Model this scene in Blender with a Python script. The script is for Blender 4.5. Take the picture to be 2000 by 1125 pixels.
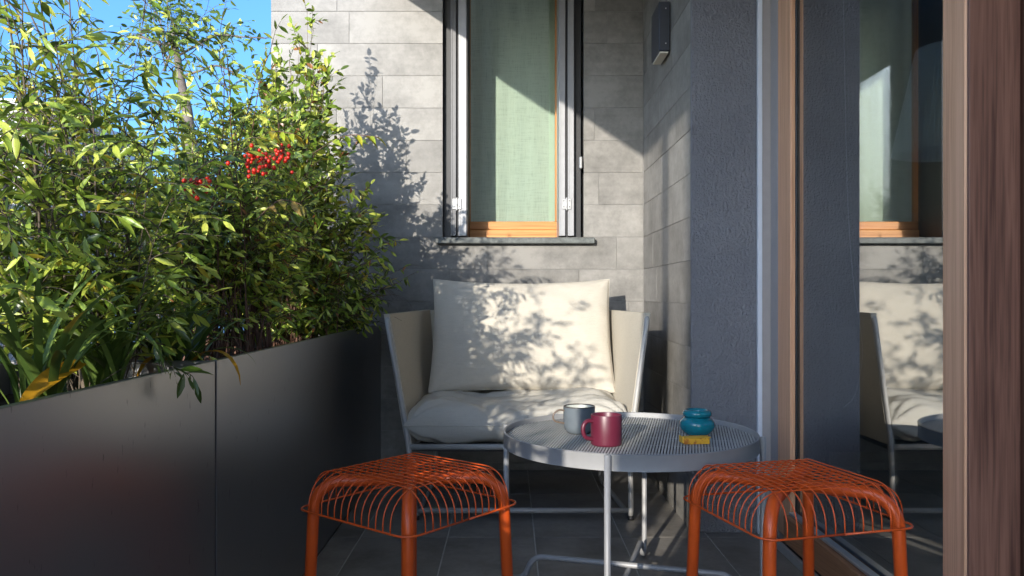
import bpy, bmesh, math, random
import numpy as np
from mathutils import Vector, Matrix, noise

for o in list(bpy.data.objects):
    bpy.data.objects.remove(o)
scn = bpy.context.scene
COL = scn.collection
R = math.radians

# ------------------------------------------------------------------ camera
F = 1560.0                                   # focal length in pixels of a 2000 px wide picture
CZ = 0.87
cam_d = bpy.data.cameras.new('camera')
cam = bpy.data.objects.new('camera', cam_d)
COL.objects.link(cam)
cam.location = (0, 0, CZ)
cam.rotation_euler = (R(90), 0, 0)
cam_d.sensor_width = 36
cam_d.lens = 36 * F / 2000
cam_d.shift_x = 5 / 2000
cam_d.shift_y = 14.5 / 2000
cam_d.clip_start = 0.05
cam_d.clip_end = 2000
scn.camera = cam

# ------------------------------------------------------------------ sky, sun, exposure
SUN = Vector((0.40, 1.0, -0.267)).normalized()      # the way the light travels
ELEV = math.asin(-SUN.z)
AZ = math.atan2(-SUN.x, -SUN.y)
w = bpy.data.worlds.new('World')
scn.world = w
w.use_nodes = True
nt = w.node_tree
bg = nt.nodes['Background']
sky = nt.nodes.new('ShaderNodeTexSky')
sky.sky_type = 'NISHITA'
sky.sun_disc = False
sky.sun_elevation = ELEV
sky.sun_rotation = AZ
sky.altitude = 0
sky.air_density = 1.0
sky.dust_density = 2.6
sky.ozone_density = 7.0
nt.links.new(sky.outputs[0], bg.inputs[0])
bg.inputs[1].default_value = 0.15
sl = bpy.data.lights.new('sun', 'SUN')
sl.energy = 2.0
sl.angle = R(0.5)
sl.color = (1.0, 0.93, 0.82)
sun = bpy.data.objects.new('sun', sl)
COL.objects.link(sun)
sun.rotation_euler = SUN.to_track_quat('-Z', 'Y').to_euler()
sun.location = (-4, -10, 6)
vs = scn.view_settings
vs.view_transform = 'Standard'
vs.look = 'None'
vs.exposure = 1.65
vs.gamma = 1.0
vs.use_curve_mapping = False
scn.cycles.use_denoising = True
scn.cycles.max_bounces = 10
scn.cycles.diffuse_bounces = 6
scn.cycles.transparent_max_bounces = 24
scn.cycles.caustics_reflective = False
scn.cycles.caustics_refractive = False

# ------------------------------------------------------------------ helpers
def P(u, v, y):
    return Vector(((u - 995) / F * y, y, CZ - (v - 577) / F * y))

def tag(o, label=None, cat=None, group=None, kind=None):
    if label: o['label'] = label
    if cat: o['category'] = cat
    if group: o['group'] = group
    if kind: o['kind'] = kind
    return o

def empty(name, loc, label=None, cat=None, group=None, rz=0):
    o = bpy.data.objects.new(name, None)
    COL.objects.link(o)
    o.location = loc
    o.rotation_euler = (0, 0, rz)
    o.empty_display_size = 0.1
    return tag(o, label, cat, group)

def wloc(o):
    m = Matrix.Translation(o.location) @ o.rotation_euler.to_matrix().to_4x4()
    p = o.parent
    return (wloc(p) @ m) if p else m

def link(name, me, mat=None, parent=None, world=True):
    """mesh given in world coordinates; kept in place below its parent"""
    o = bpy.data.objects.new(name, me)
    COL.objects.link(o)
    if mat and not me.materials:
        me.materials.append(mat)
    if parent:
        o.parent = parent
        if world:
            m = wloc(parent).inverted()
            o.location = m.to_translation()
            o.rotation_euler = m.to_euler()
    return o

def mesh(name, vs_, fs, smooth=False):
    me = bpy.data.meshes.new(name)
    me.from_pydata([tuple(v) for v in vs_], [], fs)
    me.update()
    if smooth:
        me.polygons.foreach_set('use_smooth', [True] * len(me.polygons))
    return me

class MB:
    def __init__(s): s.v = []; s.f = []
    def add(s, v, f):
        n = len(s.v); s.v += [tuple(p) for p in v]; s.f += [tuple(i + n for i in q) for q in f]
        return s
    def box(s, x0, x1, y0, y1, z0, z1):
        v = [(x, y, z) for z in (z0, z1) for y in (y0, y1) for x in (x0, x1)]
        return s.add(v, [(0, 2, 3, 1), (4, 5, 7, 6), (0, 1, 5, 4), (2, 6, 7, 3), (0, 4, 6, 2), (1, 3, 7, 5)])
    def cbox(s, x0, x1, y0, y1, z0, z1, c=0.0015):
        bm = bmesh.new()
        bmesh.ops.create_cube(bm, size=1)
        for q in bm.verts:
            q.co = ((x0 + x1) / 2 + q.co.x * (x1 - x0), (y0 + y1) / 2 + q.co.y * (y1 - y0), (z0 + z1) / 2 + q.co.z * (z1 - z0))
        bmesh.ops.bevel(bm, geom=list(bm.edges), offset=c, segments=1, affect='EDGES', profile=0.5)
        bm.verts.index_update()
        s.add([q.co for q in bm.verts], [[q.index for q in f.verts] for f in bm.faces])
        bm.free()
        return s
    def tube(s, pts, r, seg=10, closed=False, cap=True, squash=None):
        pts = [Vector(p) for p in pts]
        n = len(pts)
        rr = r if isinstance(r, (list, tuple)) else [r] * n
        tang = []
        for i in range(n):
            if closed: t = pts[(i + 1) % n] - pts[i - 1]
            else: t = pts[min(i + 1, n - 1)] - pts[max(i - 1, 0)]
            tang.append(t.normalized())
        up = Vector((0, 0, 1)) if abs(tang[0].z) < 0.9 else Vector((1, 0, 0))
        nrm = (up - tang[0] * up.dot(tang[0])).normalized()
        V = []; Fc = []
        for i in range(n):
            if i:
                nrm = (nrm - tang[i] * nrm.dot(tang[i]))
                nrm = nrm.normalized() if nrm.length > 1e-6 else tang[i].orthogonal().normalized()
            b = tang[i].cross(nrm)
            for k in range(seg):
                a = 2 * math.pi * k / seg
                V.append(pts[i] + (nrm * math.cos(a) + b * math.sin(a)) * rr[i])
        m = n if closed else n - 1
        for i in range(m):
            j = (i + 1) % n
            for k in range(seg):
                l = (k + 1) % seg
                Fc.append((i * seg + k, i * seg + l, j * seg + l, j * seg + k))
        if cap and not closed:
            Fc.append(tuple(range(seg - 1, -1, -1)))
            Fc.append(tuple((n - 1) * seg + k for k in range(seg)))
        return s.add(V, Fc)
    def lathe(s, prof, c, seg=32, sx=1):
        V = []; Fc = []
        n = len(prof)
        for r_, z in prof:
            for k in range(seg):
                a = 2 * math.pi * k / seg
                V.append((c[0] + r_ * math.cos(a), c[1] + r_ * math.sin(a), c[2] + z))
        for i in range(n - 1):
            for k in range(seg):
                l = (k + 1) % seg
                Fc.append((i * seg + k, i * seg + l, (i + 1) * seg + l, (i + 1) * seg + k))
        return s.add(V, Fc)
    def quad_slab(s, a, b, c, d, t):
        """four corners, thickness t along the normal"""
        a, b, c, d = map(Vector, (a, b, c, d))
        n = (b - a).cross(d - a).normalized() * t
        v = [a, b, c, d, a + n, b + n, c + n, d + n]
        return s.add(v, [(0, 3, 2, 1), (4, 5, 6, 7), (0, 1, 5, 4), (1, 2, 6, 5), (2, 3, 7, 6), (3, 0, 4, 7)])
    def build(s, name, mat, parent=None, smooth=False, sharp=None):
        me = mesh(name, s.v, s.f, smooth)
        if smooth and sharp:
            me.set_sharp_from_angle(angle=R(sharp))
        return link(name, me, mat, parent)

def fillet(pts, rad, n=7):
    pts = [Vector(p) for p in pts]
    out = [pts[0]]
    for i in range(1, len(pts) - 1):
        a = pts[i - 1] - pts[i]; b = pts[i + 1] - pts[i]
        r = rad[i - 1] if isinstance(rad, (list, tuple)) else rad
        r = min(r, a.length * 0.49 if i > 1 else a.length * .98, b.length * 0.49 if i < len(pts) - 2 else b.length * .98)
        p0 = pts[i] + a.normalized() * r; p1 = pts[i] + b.normalized() * r
        for k in range(n + 1):
            t = k / n
            # a circle-like corner (rational quadratic, weight of a right angle)
            wgt = 0.72
            den = (1 - t) ** 2 + 2 * wgt * t * (1 - t) + t * t
            out.append((p0 * (1 - t) ** 2 + pts[i] * 2 * wgt * t * (1 - t) + p1 * t * t) / den)
    out.append(pts[-1])
    return out

# ------------------------------------------------------------------ materials
def newmat(name):
    m = bpy.data.materials.new(name)
    m.use_nodes = True
    t = m.node_tree
    return m, t, t.nodes['Principled BSDF'], t.nodes['Material Output']

def N(t, kind, **kw):
    n = t.nodes.new(kind)
    for k, v in kw.items():
        setattr(n, k, v)
    return n

def noise_node(t, coord, scale, detail=4, rough=0.55, vec_scale=None):
    n = N(t, 'ShaderNodeTexNoise')
    n.inputs['Scale'].default_value = scale
    n.inputs['Detail'].default_value = detail
    n.inputs['Roughness'].default_value = rough
    if vec_scale:
        mp = N(t, 'ShaderNodeMapping')
        mp.inputs['Scale'].default_value = vec_scale
        t.links.new(coord, mp.inputs[0])
        coord = mp.outputs[0]
    t.links.new(coord, n.inputs['Vector'])
    return n

def ramp(t, fac, stops):
    r = N(t, 'ShaderNodeValToRGB')
    el = r.color_ramp.elements
    el[0].position, el[0].color = stops[0][0], (*stops[0][1], 1)
    el[1].position, el[1].color = stops[-1][0], (*stops[-1][1], 1)
    for p, c in stops[1:-1]:
        e = el.new(p); e.color = (*c, 1)
    t.links.new(fac, r.inputs[0])
    return r

def bump(t, b, height, strength, dist=0.01):
    n = N(t, 'ShaderNodeBump')
    n.inputs['Strength'].default_value = strength
    n.inputs['Distance'].default_value = dist
    t.links.new(height, n.inputs['Height'])
    t.links.new(n.outputs[0], b.inputs['Normal'])
    return n

def plain(name, col, rough=0.5, metal=0.0, spec=0.5, var=0.12, scale=30, bumpy=0.0):
    m, t, b, o = newmat(name)
    g = N(t, 'ShaderNodeNewGeometry')
    n = noise_node(t, g.outputs['Position'], scale)
    r = ramp(t, n.outputs[0], [(0.3, tuple(c * (1 - var) for c in col)), (0.7, tuple(min(1, c * (1 + var)) for c in col))])
    t.links.new(r.outputs[0], b.inputs['Base Color'])
    b.inputs['Roughness'].default_value = rough
    b.inputs['Metallic'].default_value = metal
    b.inputs['Specular IOR Level'].default_value = spec
    if bumpy:
        bump(t, b, n.outputs[0], bumpy, 0.002)
    return m

def concrete_tile(name, c0, c1, rough=0.55, rnd=0.12):
    m, t, b, o = newmat(name)
    g = N(t, 'ShaderNodeNewGeometry')
    oi = N(t, 'ShaderNodeObjectInfo')
    off = N(t, 'ShaderNodeVectorMath', operation='SCALE')
    off.inputs[0].default_value = (13.1, 7.7, 5.3)
    t.links.new(oi.outputs['Random'], off.inputs['Scale'])
    ad = N(t, 'ShaderNodeVectorMath', operation='ADD')
    t.links.new(g.outputs['Position'], ad.inputs[0]); t.links.new(off.outputs[0], ad.inputs[1])
    n1 = noise_node(t, ad.outputs[0], 5.5, 7, 0.62)
    n2 = noise_node(t, ad.outputs[0], 45, 6, 0.7)
    n3 = noise_node(t, ad.outputs[0], 3.2, 3, 0.5, (1.0, 1.0, 9.0))
    a = N(t, 'ShaderNodeMath', operation='MULTIPLY_ADD')
    t.links.new(n2.outputs[0], a.inputs[0]); a.inputs[1].default_value = 0.4
    t.links.new(n1.outputs[0], a.inputs[2])
    a2 = N(t, 'ShaderNodeMath', operation='MULTIPLY_ADD')
    t.links.new(n3.outputs[0], a2.inputs[0]); a2.inputs[1].default_value = 0.25
    t.links.new(a.outputs[0], a2.inputs[2])
    r = ramp(t, a2.outputs[0], [(0.58, c0), (0.98, c1)])
    # every tile a shade of its own
    hv = N(t, 'ShaderNodeHueSaturation')
    mr = N(t, 'ShaderNodeMapRange')
    mr.inputs['To Min'].default_value = 1 - rnd; mr.inputs['To Max'].default_value = 1 + rnd
    t.links.new(oi.outputs['Random'], mr.inputs[0])
    t.links.new(mr.outputs[0], hv.inputs['Value'])
    t.links.new(r.outputs[0], hv.inputs['Color'])
    t.links.new(hv.outputs[0], b.inputs['Base Color'])
    b.inputs['Roughness'].default_value = rough
    b.inputs['Specular IOR Level'].default_value = 0.35
    bump(t, b, n2.outputs[0], 0.12, 0.003)
    return m

def wood(name, c0, c1, axis=2, rough=0.5, fine=1.6):
    m, t, b, o = newmat(name)
    g = N(t, 'ShaderNodeNewGeometry')
    s = [38.0 * fine] * 3; s[axis] = 1.3
    n1 = noise_node(t, g.outputs['Position'], 1.0, 5, 0.6, tuple(s))
    s2 = [330.0] * 3; s2[axis] = 7
    n2 = noise_node(t, g.outputs['Position'], 1.0, 3, 0.6, tuple(s2))
    # cathedral figure
    s3 = [14.0] * 3; s3[axis] = 0.6
    mp = N(t, 'ShaderNodeMapping'); mp.inputs['Scale'].default_value = s3
    t.links.new(g.outputs['Position'], mp.inputs[0])
    wv = N(t, 'ShaderNodeTexWave'); wv.wave_type = 'RINGS'
    wv.inputs['Scale'].default_value = 5.0; wv.inputs['Distortion'].default_value = 7
    wv.inputs['Detail'].default_value = 2; wv.inputs['Detail Scale'].default_value = 1.2
    t.links.new(mp.outputs[0], wv.inputs[0])
    a = N(t, 'ShaderNodeMath', operation='MULTIPLY_ADD')
    t.links.new(n2.outputs[0], a.inputs[0]); a.inputs[1].default_value = 0.4
    t.links.new(n1.outputs[0], a.inputs[2])
    a2 = N(t, 'ShaderNodeMath', operation='MULTIPLY_ADD')
    t.links.new(wv.outputs['Fac'], a2.inputs[0]); a2.inputs[1].default_value = 0.2
    t.links.new(a.outputs[0], a2.inputs[2])
    r = ramp(t, a2.outputs[0], [(0.52, c0), (0.98, c1)])
    t.links.new(r.outputs[0], b.inputs['Base Color'])
    b.inputs['Roughness'].default_value = rough
    b.inputs['Specular IOR Level'].default_value = 0.3
    bump(t, b, a.outputs[0], 0.15, 0.002)
    return m

def glass(name, refl=0.5, f0=0.12, tint=(0.9, 0.95, 0.92), fmin=0.0):
    """a coated pane: mirror-like share that grows with the angle, the rest goes straight through"""
    m, t, b, o = newmat(name)
    t.nodes.remove(b)
    fr = N(t, 'ShaderNodeLayerWeight'); fr.inputs['Blend'].default_value = 0.55
    mr = N(t, 'ShaderNodeMapRange')
    mr.inputs['To Min'].default_value = f0; mr.inputs['To Max'].default_value = refl
    mr.inputs['From Min'].default_value = fmin
    t.links.new(fr.outputs['Facing'], mr.inputs[0])
    gl = N(t, 'ShaderNodeBsdfGlossy'); gl.inputs['Roughness'].default_value = 0.0
    tr = N(t, 'ShaderNodeBsdfTransparent'); tr.inputs[0].default_value = (*tint, 1)
    mx = N(t, 'ShaderNodeMixShader')
    t.links.new(mr.outputs[0], mx.inputs[0]); t.links.new(tr.outputs[0], mx.inputs[1]); t.links.new(gl.outputs[0], mx.inputs[2])
    t.links.new(mx.outputs[0], o.inputs[0])
    return m

def fabric(name, col, trans=0.0, weave=900, rough=0.85, bump_s=0.1, alpha_weave=False, fold=0.0):
    m, t, b, o = newmat(name)
    g = N(t, 'ShaderNodeNewGeometry')
    n1 = noise_node(t, g.outputs['Position'], 1.0, 3, 0.6, (weave, weave, weave * 0.05))
    n2 = noise_node(t, g.outputs['Position'], 1.0, 3, 0.6, (weave * 0.05, weave * 0.05, weave))
    a = N(t, 'ShaderNodeMath', operation='ADD')
    t.links.new(n1.outputs[0], a.inputs[0]); t.links.new(n2.outputs[0], a.inputs[1])
    r = ramp(t, a.outputs[0], [(0.7, tuple(c * (0.8 if alpha_weave else 0.92) for c in col)), (1.25, tuple(min(1, c * 1.06) for c in col))])
    t.links.new(r.outputs[0], b.inputs['Base Color'])
    b.inputs['Roughness'].default_value = rough
    b.inputs['Specular IOR Level'].default_value = 0.2
    hgt = a.outputs[0]
    if fold:
        n3 = noise_node(t, g.outputs['Position'], 9, 3, 0.5)
        ad = N(t, 'ShaderNodeMath', operation='MULTIPLY_ADD')
        t.links.new(n3.outputs[0], ad.inputs[0]); ad.inputs[1].default_value = fold
        t.links.new(a.outputs[0], ad.inputs[2])
        hgt = ad.outputs[0]
    bump(t, b, hgt, bump_s, 0.004)
    if trans:
        tl = N(t, 'ShaderNodeBsdfTranslucent')
        t.links.new(r.outputs[0], tl.inputs[0])
        mx = N(t, 'ShaderNodeMixShader'); mx.inputs[0].default_value = trans
        t.links.new(b.outputs[0], mx.inputs[1]); t.links.new(tl.outputs[0], mx.inputs[2])
        t.links.new(mx.outputs[0], o.inputs[0])
    return m

def leafmat(name, rough=0.42, trans=0.35, spec=0.45):
    m, t, b, o = newmat(name)
    at = N(t, 'ShaderNodeAttribute'); at.attribute_name = 'tint'
    g = N(t, 'ShaderNodeNewGeometry')
    n = noise_node(t, g.outputs['Position'], 60, 3)
    hv = N(t, 'ShaderNodeHueSaturation')
    mr = N(t, 'ShaderNodeMapRange'); mr.inputs['To Min'].default_value = 0.7; mr.inputs['To Max'].default_value = 1.3
    t.links.new(n.outputs[0], mr.inputs[0]); t.links.new(mr.outputs[0], hv.inputs['Value'])
    t.links.new(at.outputs['Color'], hv.inputs['Color'])
    t.links.new(hv.outputs[0], b.inputs['Base Color'])
    b.inputs['Roughness'].default_value = rough
    b.inputs['Specular IOR Level'].default_value = spec
    tl = N(t, 'ShaderNodeBsdfTranslucent')
    h2 = N(t, 'ShaderNodeHueSaturation'); h2.inputs['Hue'].default_value = 0.48; h2.inputs['Value'].default_value = 1.5
    t.links.new(hv.outputs[0], h2.inputs['Color']); t.links.new(h2.outputs[0], tl.inputs[0])
    mx = N(t, 'ShaderNodeMixShader'); mx.inputs[0].default_value = trans
    t.links.new(b.outputs[0], mx.inputs[1]); t.links.new(tl.outputs[0], mx.inputs[2])
    t.links.new(mx.outputs[0], o.inputs[0])
    return m

M = {}
M['tile'] = concrete_tile('wall_tile_concrete', (0.130, 0.124, 0.114), (0.258, 0.246, 0.227), 0.5, 0.15)
M['floor_tile'] = concrete_tile('floor_tile_dark', (0.145, 0.133, 0.12), (0.27, 0.25, 0.225), 0.45, 0.08)
M['grout'] = plain('grout', (0.26, 0.255, 0.245), 0.9)
M['grout_floor'] = plain('grout_floor', (0.48, 0.46, 0.43), 0.9)
M['masonry'] = plain('masonry', (0.33, 0.32, 0.30), 0.9)
M['plaster_white'] = plain('plaster_white', (0.80, 0.79, 0.77), 0.9, scale=6)
M['garden_wall'] = plain('garden_wall_paint', (0.72, 0.71, 0.73), 0.9, scale=4, var=.05)
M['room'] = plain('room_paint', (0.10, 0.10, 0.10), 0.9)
M['room_floor'] = plain('room_floor', (0.28, 0.22, 0.16), 0.5)
M['slate'] = plain('sill_stone', (0.10, 0.11, 0.105), 0.55, var=.35, scale=60, bumpy=.2)
M['alu'] = plain('shutter_aluminium', (0.30, 0.30, 0.31), 0.42, 0.35, var=.05)
M['alu_shaded'] = plain('shutter_aluminium_shaded', (0.10, 0.10, 0.105), 0.42, 0.3, var=.05)  # darker copy of the shutter aluminium: recess shade put into the colour
M['alu_dark'] = plain('dark_metal', (0.02, 0.02, 0.022), 0.5)
M['alu_blue'] = plain('jamb_profile', (0.62, 0.66, 0.72), 0.35, 0.0, var=.03)
M['jamb_grey'] = plain('jamb_grey', (0.34, 0.31, 0.30), 0.45, var=.04)
M['silver'] = plain('track_aluminium', (0.55, 0.57, 0.6), 0.35, 0.6, var=.04)
M['zinc'] = plain('hinge_zinc', (0.38, 0.38, 0.38), 0.4, 0.5)
M['screw'] = plain('screw_black', (0.03, 0.03, 0.03), 0.5)
M['wood_window'] = wood('larch_window', (0.42, 0.16, 0.045), (0.62, 0.29, 0.10), 0, 0.45)
M['wood_window_v'] = wood('larch_window_v', (0.42, 0.17, 0.05), (0.60, 0.28, 0.10), 2, 0.45)
M['wood_door'] = wood('door_larch', (0.54, 0.265, 0.14), (0.78, 0.44, 0.26), 2, 0.5)
M['wood_door_shaded'] = wood('door_larch_shaded', (0.075, 0.032, 0.022), (0.22, 0.105, 0.07), 2, 0.55, 1.5)  # same larch as the door, with shade put into the colour
M['wood_rail'] = wood('door_rail_larch', (0.24, 0.115, 0.06), (0.42, 0.22, 0.12), 1, 0.5)
M['glass_door'] = glass('door_glass', 0.9, 0.10, (0.86, 0.90, 0.88))
M['glass_window'] = glass('window_glass', 0.55, 0.0, (0.92, 0.97, 0.93), 0.08)
M['curtain'] = fabric('linen_curtain', (0.53, 0.54, 0.50), 0.35, 260, 0.9, 0.2, True)
M['curtain_hem'] = fabric('linen_hem', (0.56, 0.60, 0.545), 0.35, 500, 0.9, 0.1)
M['lamp_navy'] = plain('lamp_body', (0.03, 0.034, 0.045), 0.45, var=.05)
M['lamp_lens'] = plain('lamp_lens', (0.75, 0.70, 0.58), 0.4, var=.05)
M['chair_tube'] = plain('chair_tube', (0.40, 0.39, 0.37), 0.45, 0.1, var=.04)
M['chair_fabric'] = fabric('chair_canvas', (0.52, 0.475, 0.39), 0.12, 500, 0.85, 0.10)
M['cushion'] = fabric('cushion_canvas', (0.50, 0.46, 0.39), 0, 500, 0.85, 0.22, fold=1.2)
M['seat_cushion'] = fabric('seat_canvas', (0.48, 0.455, 0.40), 0, 500, 0.8, 0.28, fold=1.5)
M['table'] = plain('table_steel', (0.30, 0.30, 0.30), 0.45, 0.1, var=.04)
M['table_top'] = plain('table_top_steel', (0.46, 0.455, 0.44), 0.45, 0.0, var=.04)
M['orange'] = plain('stool_orange', (0.70, 0.098, 0.013), 0.36, 0.0, 0.5, var=.06)
M['mug_red'] = plain('mug_maroon', (0.105, 0.012, 0.028), 0.38, var=.05)
M['mug_grey'] = plain('mug_glaze', (0.12, 0.14, 0.155), 0.25, var=.12, scale=20)
M['mug_rim'] = plain('mug_rim_dark', (0.06, 0.05, 0.045), 0.3)
M['mug_in'] = plain('mug_inside', (0.50, 0.52, 0.47), 0.3)
M['mug_handle'] = plain('mug_handle_brown', (0.16, 0.12, 0.09), 0.3)
M['teal'] = plain('teal_glaze', (0.006, 0.165, 0.21), 0.12, var=.1)
M['soil'] = plain('soil', (0.035, 0.025, 0.018), 0.95, var=.5, scale=50, bumpy=.6)
M['stem'] = plain('cane_brown', (0.13, 0.065, 0.042), 0.7, var=.35, scale=40)
M['twig'] = plain('twig_brown', (0.11, 0.085, 0.06), 0.8, var=.3, scale=40)
M['bark'] = plain('bark_grey', (0.16, 0.135, 0.115), 0.85, var=.3, scale=25, bumpy=.4)
M['fence'] = plain('fence_iron', (0.035, 0.033, 0.035), 0.5, 0.3)
M['berry'] = plain('berry_red', (0.55, 0.025, 0.012), 0.3, var=.25, scale=200)
M['leaf'] = leafmat('leaf', 0.34, 0.30, 0.55)
M['strap'] = leafmat('strap_leaf', 0.35, 0.3)
M['ground'] = plain('garden_ground', (0.30, 0.28, 0.24), 0.95, var=.4, scale=3)
M['bwhite'] = plain('far_white', (0.78, 0.77, 0.76), 0.9, scale=.5, var=.04)
M['bglass'] = plain('far_glass', (0.06, 0.08, 0.10), 0.15)
M['broof'] = plain('far_roof', (0.22, 0.10, 0.06), 0.85)

# stucco
def _stucco():
    m, t, b, o = newmat('stucco_blue_grey')
    g = N(t, 'ShaderNodeNewGeometry')
    n1 = noise_node(t, g.outputs['Position'], 120, 4, 0.6)
    n2 = noise_node(t, g.outputs['Position'], 1.0, 4, 0.6, (95, 95, 38))
    n3 = noise_node(t, g.outputs['Position'], 5, 3)
    r = ramp(t, n3.outputs[0], [(0.3, (0.180, 0.184, 0.205)), (0.7, (0.215, 0.219, 0.240))])
    t.links.new(r.outputs[0], b.inputs['Base Color'])
    b.inputs['Roughness'].default_value = 0.85
    a = N(t, 'ShaderNodeMath', operation='ADD')
    t.links.new(n1.outputs[0], a.inputs[0]); t.links.new(n2.outputs[0], a.inputs[1])
    bump(t, b, a.outputs[0], 1.0, 0.011)
    return m
M['stucco'] = _stucco()

# satin bronze-grey steel of the planters, with run-down dirt marks
def _planter():
    m, t, b, o = newmat('planter_steel')
    b.inputs['Metallic'].default_value = 0.9
    g = N(t, 'ShaderNodeNewGeometry')
    n1 = noise_node(t, g.outputs['Position'], 1.0, 3, 0.6, (90, 90, 22))
    n2 = noise_node(t, g.outputs['Position'], 2.5, 4)
    st = ramp(t, n1.outputs[0], [(0.27, (0.19, 0.19, 0.195)), (0.33, (0.32, 0.32, 0.33))])
    t.links.new(st.outputs[0], b.inputs['Base Color'])
    rr = N(t, 'ShaderNodeMapRange'); rr.inputs['To Min'].default_value = 0.26; rr.inputs['To Max'].default_value = 0.36
    t.links.new(n2.outputs[0], rr.inputs[0]); t.links.new(rr.outputs[0], b.inputs['Roughness'])
    b.inputs['Specular IOR Level'].default_value = 0.9
    return m
M['planter'] = _planter()

# yellow printed card of the little box
def _matchbox():
    m, t, b, o = newmat('matchbox_card')
    g = N(t, 'ShaderNodeTexCoord')
    n = noise_node(t, g.outputs['Object'], 95, 3)
    r = ramp(t, n.outputs[0], [(0.36, (0.42, 0.13, 0.015)), (0.5, (0.70, 0.36, 0.02))])
    t.links.new(r.outputs[0], b.inputs['Base Color'])
    b.inputs['Roughness'].default_value = 0.6
    return m
M['matchbox'] = _matchbox()
M['card'] = plain('card_plain', (0.72, 0.40, 0.04), 0.7)

# ------------------------------------------------------------------ the large structure
YB = 3.98            # face of the tiled back wall
XR = 0.668           # face of the tiled side wall
YP = 2.927           # face of the stucco pier
XG = 0.978           # plane of the door glass
TH = 0.1607          # course height
TL = 0.643           # tile length
Z0 = 2.125           # one bed joint
WX0, WX1, WZ0, WZ1 = -0.332, 0.370, 1.161, 2.75    # window opening

ground = MB().box(-150, 150, -100, 300, -0.3, -0.03).build('ground', M['ground'])
tag(ground, kind='structure')

# floor: bed + tiles
floor_ = MB().box(-0.64, 0.93, -3.19, 4.0, -0.028, -0.0025).build('terrace_floor', M['grout_floor'])
tag(floor_, kind='structure')
xs = [-0.64] + [-0.537 + 0.3135 * k for k in range(0, 5)] + [0.925]
ys = [2.875 + 0.626 * k for k in range(-9, 3)]
ys = [-3.18] + [y for y in ys if -3.1 < y < 3.97] + [3.975]
for i in range(len(xs) - 1):
    for j in range(len(ys) - 1):
        g = 0.0023
        MB().cbox(xs[i] + g, xs[i + 1] - g, ys[j] + g, ys[j + 1] - g, -0.006, 0.0, 0.001).build('floor_tile', M['floor_tile'], floor_)

house = empty('house', (0.4, 4.2, 0), 'grey tiled house with tall window, stucco pier and wooden glazed door frame', 'house')
bw = MB()
y0, y1 = YB + 0.003, YB + 0.36
bw.box(-1.185, WX0 - .004, y0, y1, 0, 3.4).box(WX1 + .004, 0.95, y0, y1, 0, 3.4)
bw.box(WX0 - .004, WX1 + .004, y0, y1, 0, WZ0 - .036).box(WX0 - .004, WX1 + .004, y0, y1, WZ1, 3.4)
back = bw.build('back_wall', M['grout'], house)
rnd = random.Random(4)
fixed = {-1: [(682 - 995) / F * YB], 0: [(620 - 995) / F * YB], 1: [(747 - 995) / F * YB], 2: [(657 - 995) / F * YB],
         6: [(1204 - 995) / F * YB], 7: [(1131 - 995) / F * YB]}
g = 0.0009
for k in range(-8, 14):
    zt = Z0 - TH * k
    zb = max(zt - TH, 0.0)
    if zt <= 0.01: continue
    off = fixed[k][0] if k in fixed else -1.185 + rnd.random() * TL
    cuts = sorted(set([-1.189] + [off + TL * q for q in range(-6, 6) if -1.12 < off + TL * q < XR - .05] + [XR - .001]))
    segs = []
    for a, b_ in zip(cuts[:-1], cuts[1:]):
        if zb >= WZ0 - 0.01 and zb < WZ1:
            if b_ <= WX0 or a >= WX1: segs.append((a, b_))
            else:
                if a < WX0 - .02: segs.append((a, WX0))
                if b_ > WX1 + .02: segs.append((WX1, b_))
        else: segs.append((a, b_))
    for a, b_ in segs:
        dy = rnd.uniform(-.0006, .0006)
        MB().cbox(a + g, b_ - g, YB + dy, YB + 0.0125, zb + g, zt - g, 0.0006).build('wall_tile', M['tile'], back)
side = MB().box(XR + 0.003, 0.94, YP + .02, YB + .011, 0, 3.4).build('side_wall', M['grout'], house)
for k in range(-4, 14):
    zt = Z0 - TH * k
    zb = max(zt - TH, 0.0)
    off = YP + .02 + rnd.random() * TL
    cuts = sorted(set([YP + .0185] + [off + TL * q for q in range(-3, 4) if YP + .07 < off + TL * q < YB - .06] + [YB - .003]))
    for a, b_ in zip(cuts[:-1], cuts[1:]):
        dx = rnd.uniform(-.0006, .0006)
        MB().cbox(XR + dx, XR + 0.0125, a + g, b_ - g, zb + g, zt - g, 0.0006).build('wall_tile', M['tile'], side)
MB().cbox(XR - .001, 0.9055, YP, YP + .0175, 0.0, 3.4, .002).build('pier', M['stucco'], house)
# concrete balcony above, unseen walls behind the viewer shaped to block and bounce sun
MB().box(-0.743, 3.2, -0.6, YB - .002, 2.5, 2.78).build('balcony_slab', M['plaster_white'], house)
MB().box(-1.82, -0.63, -3.4, -3.2, 0, 3.4).build('sun_block_wall', M['plaster_white'], house)  # unseen piece, narrowed to shade the pier and let sun past
MB().box(0.93, 3.2, -4.5, -0.2, 0.0, 2.499).build('front_wall', M['plaster_white'], house)
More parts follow.
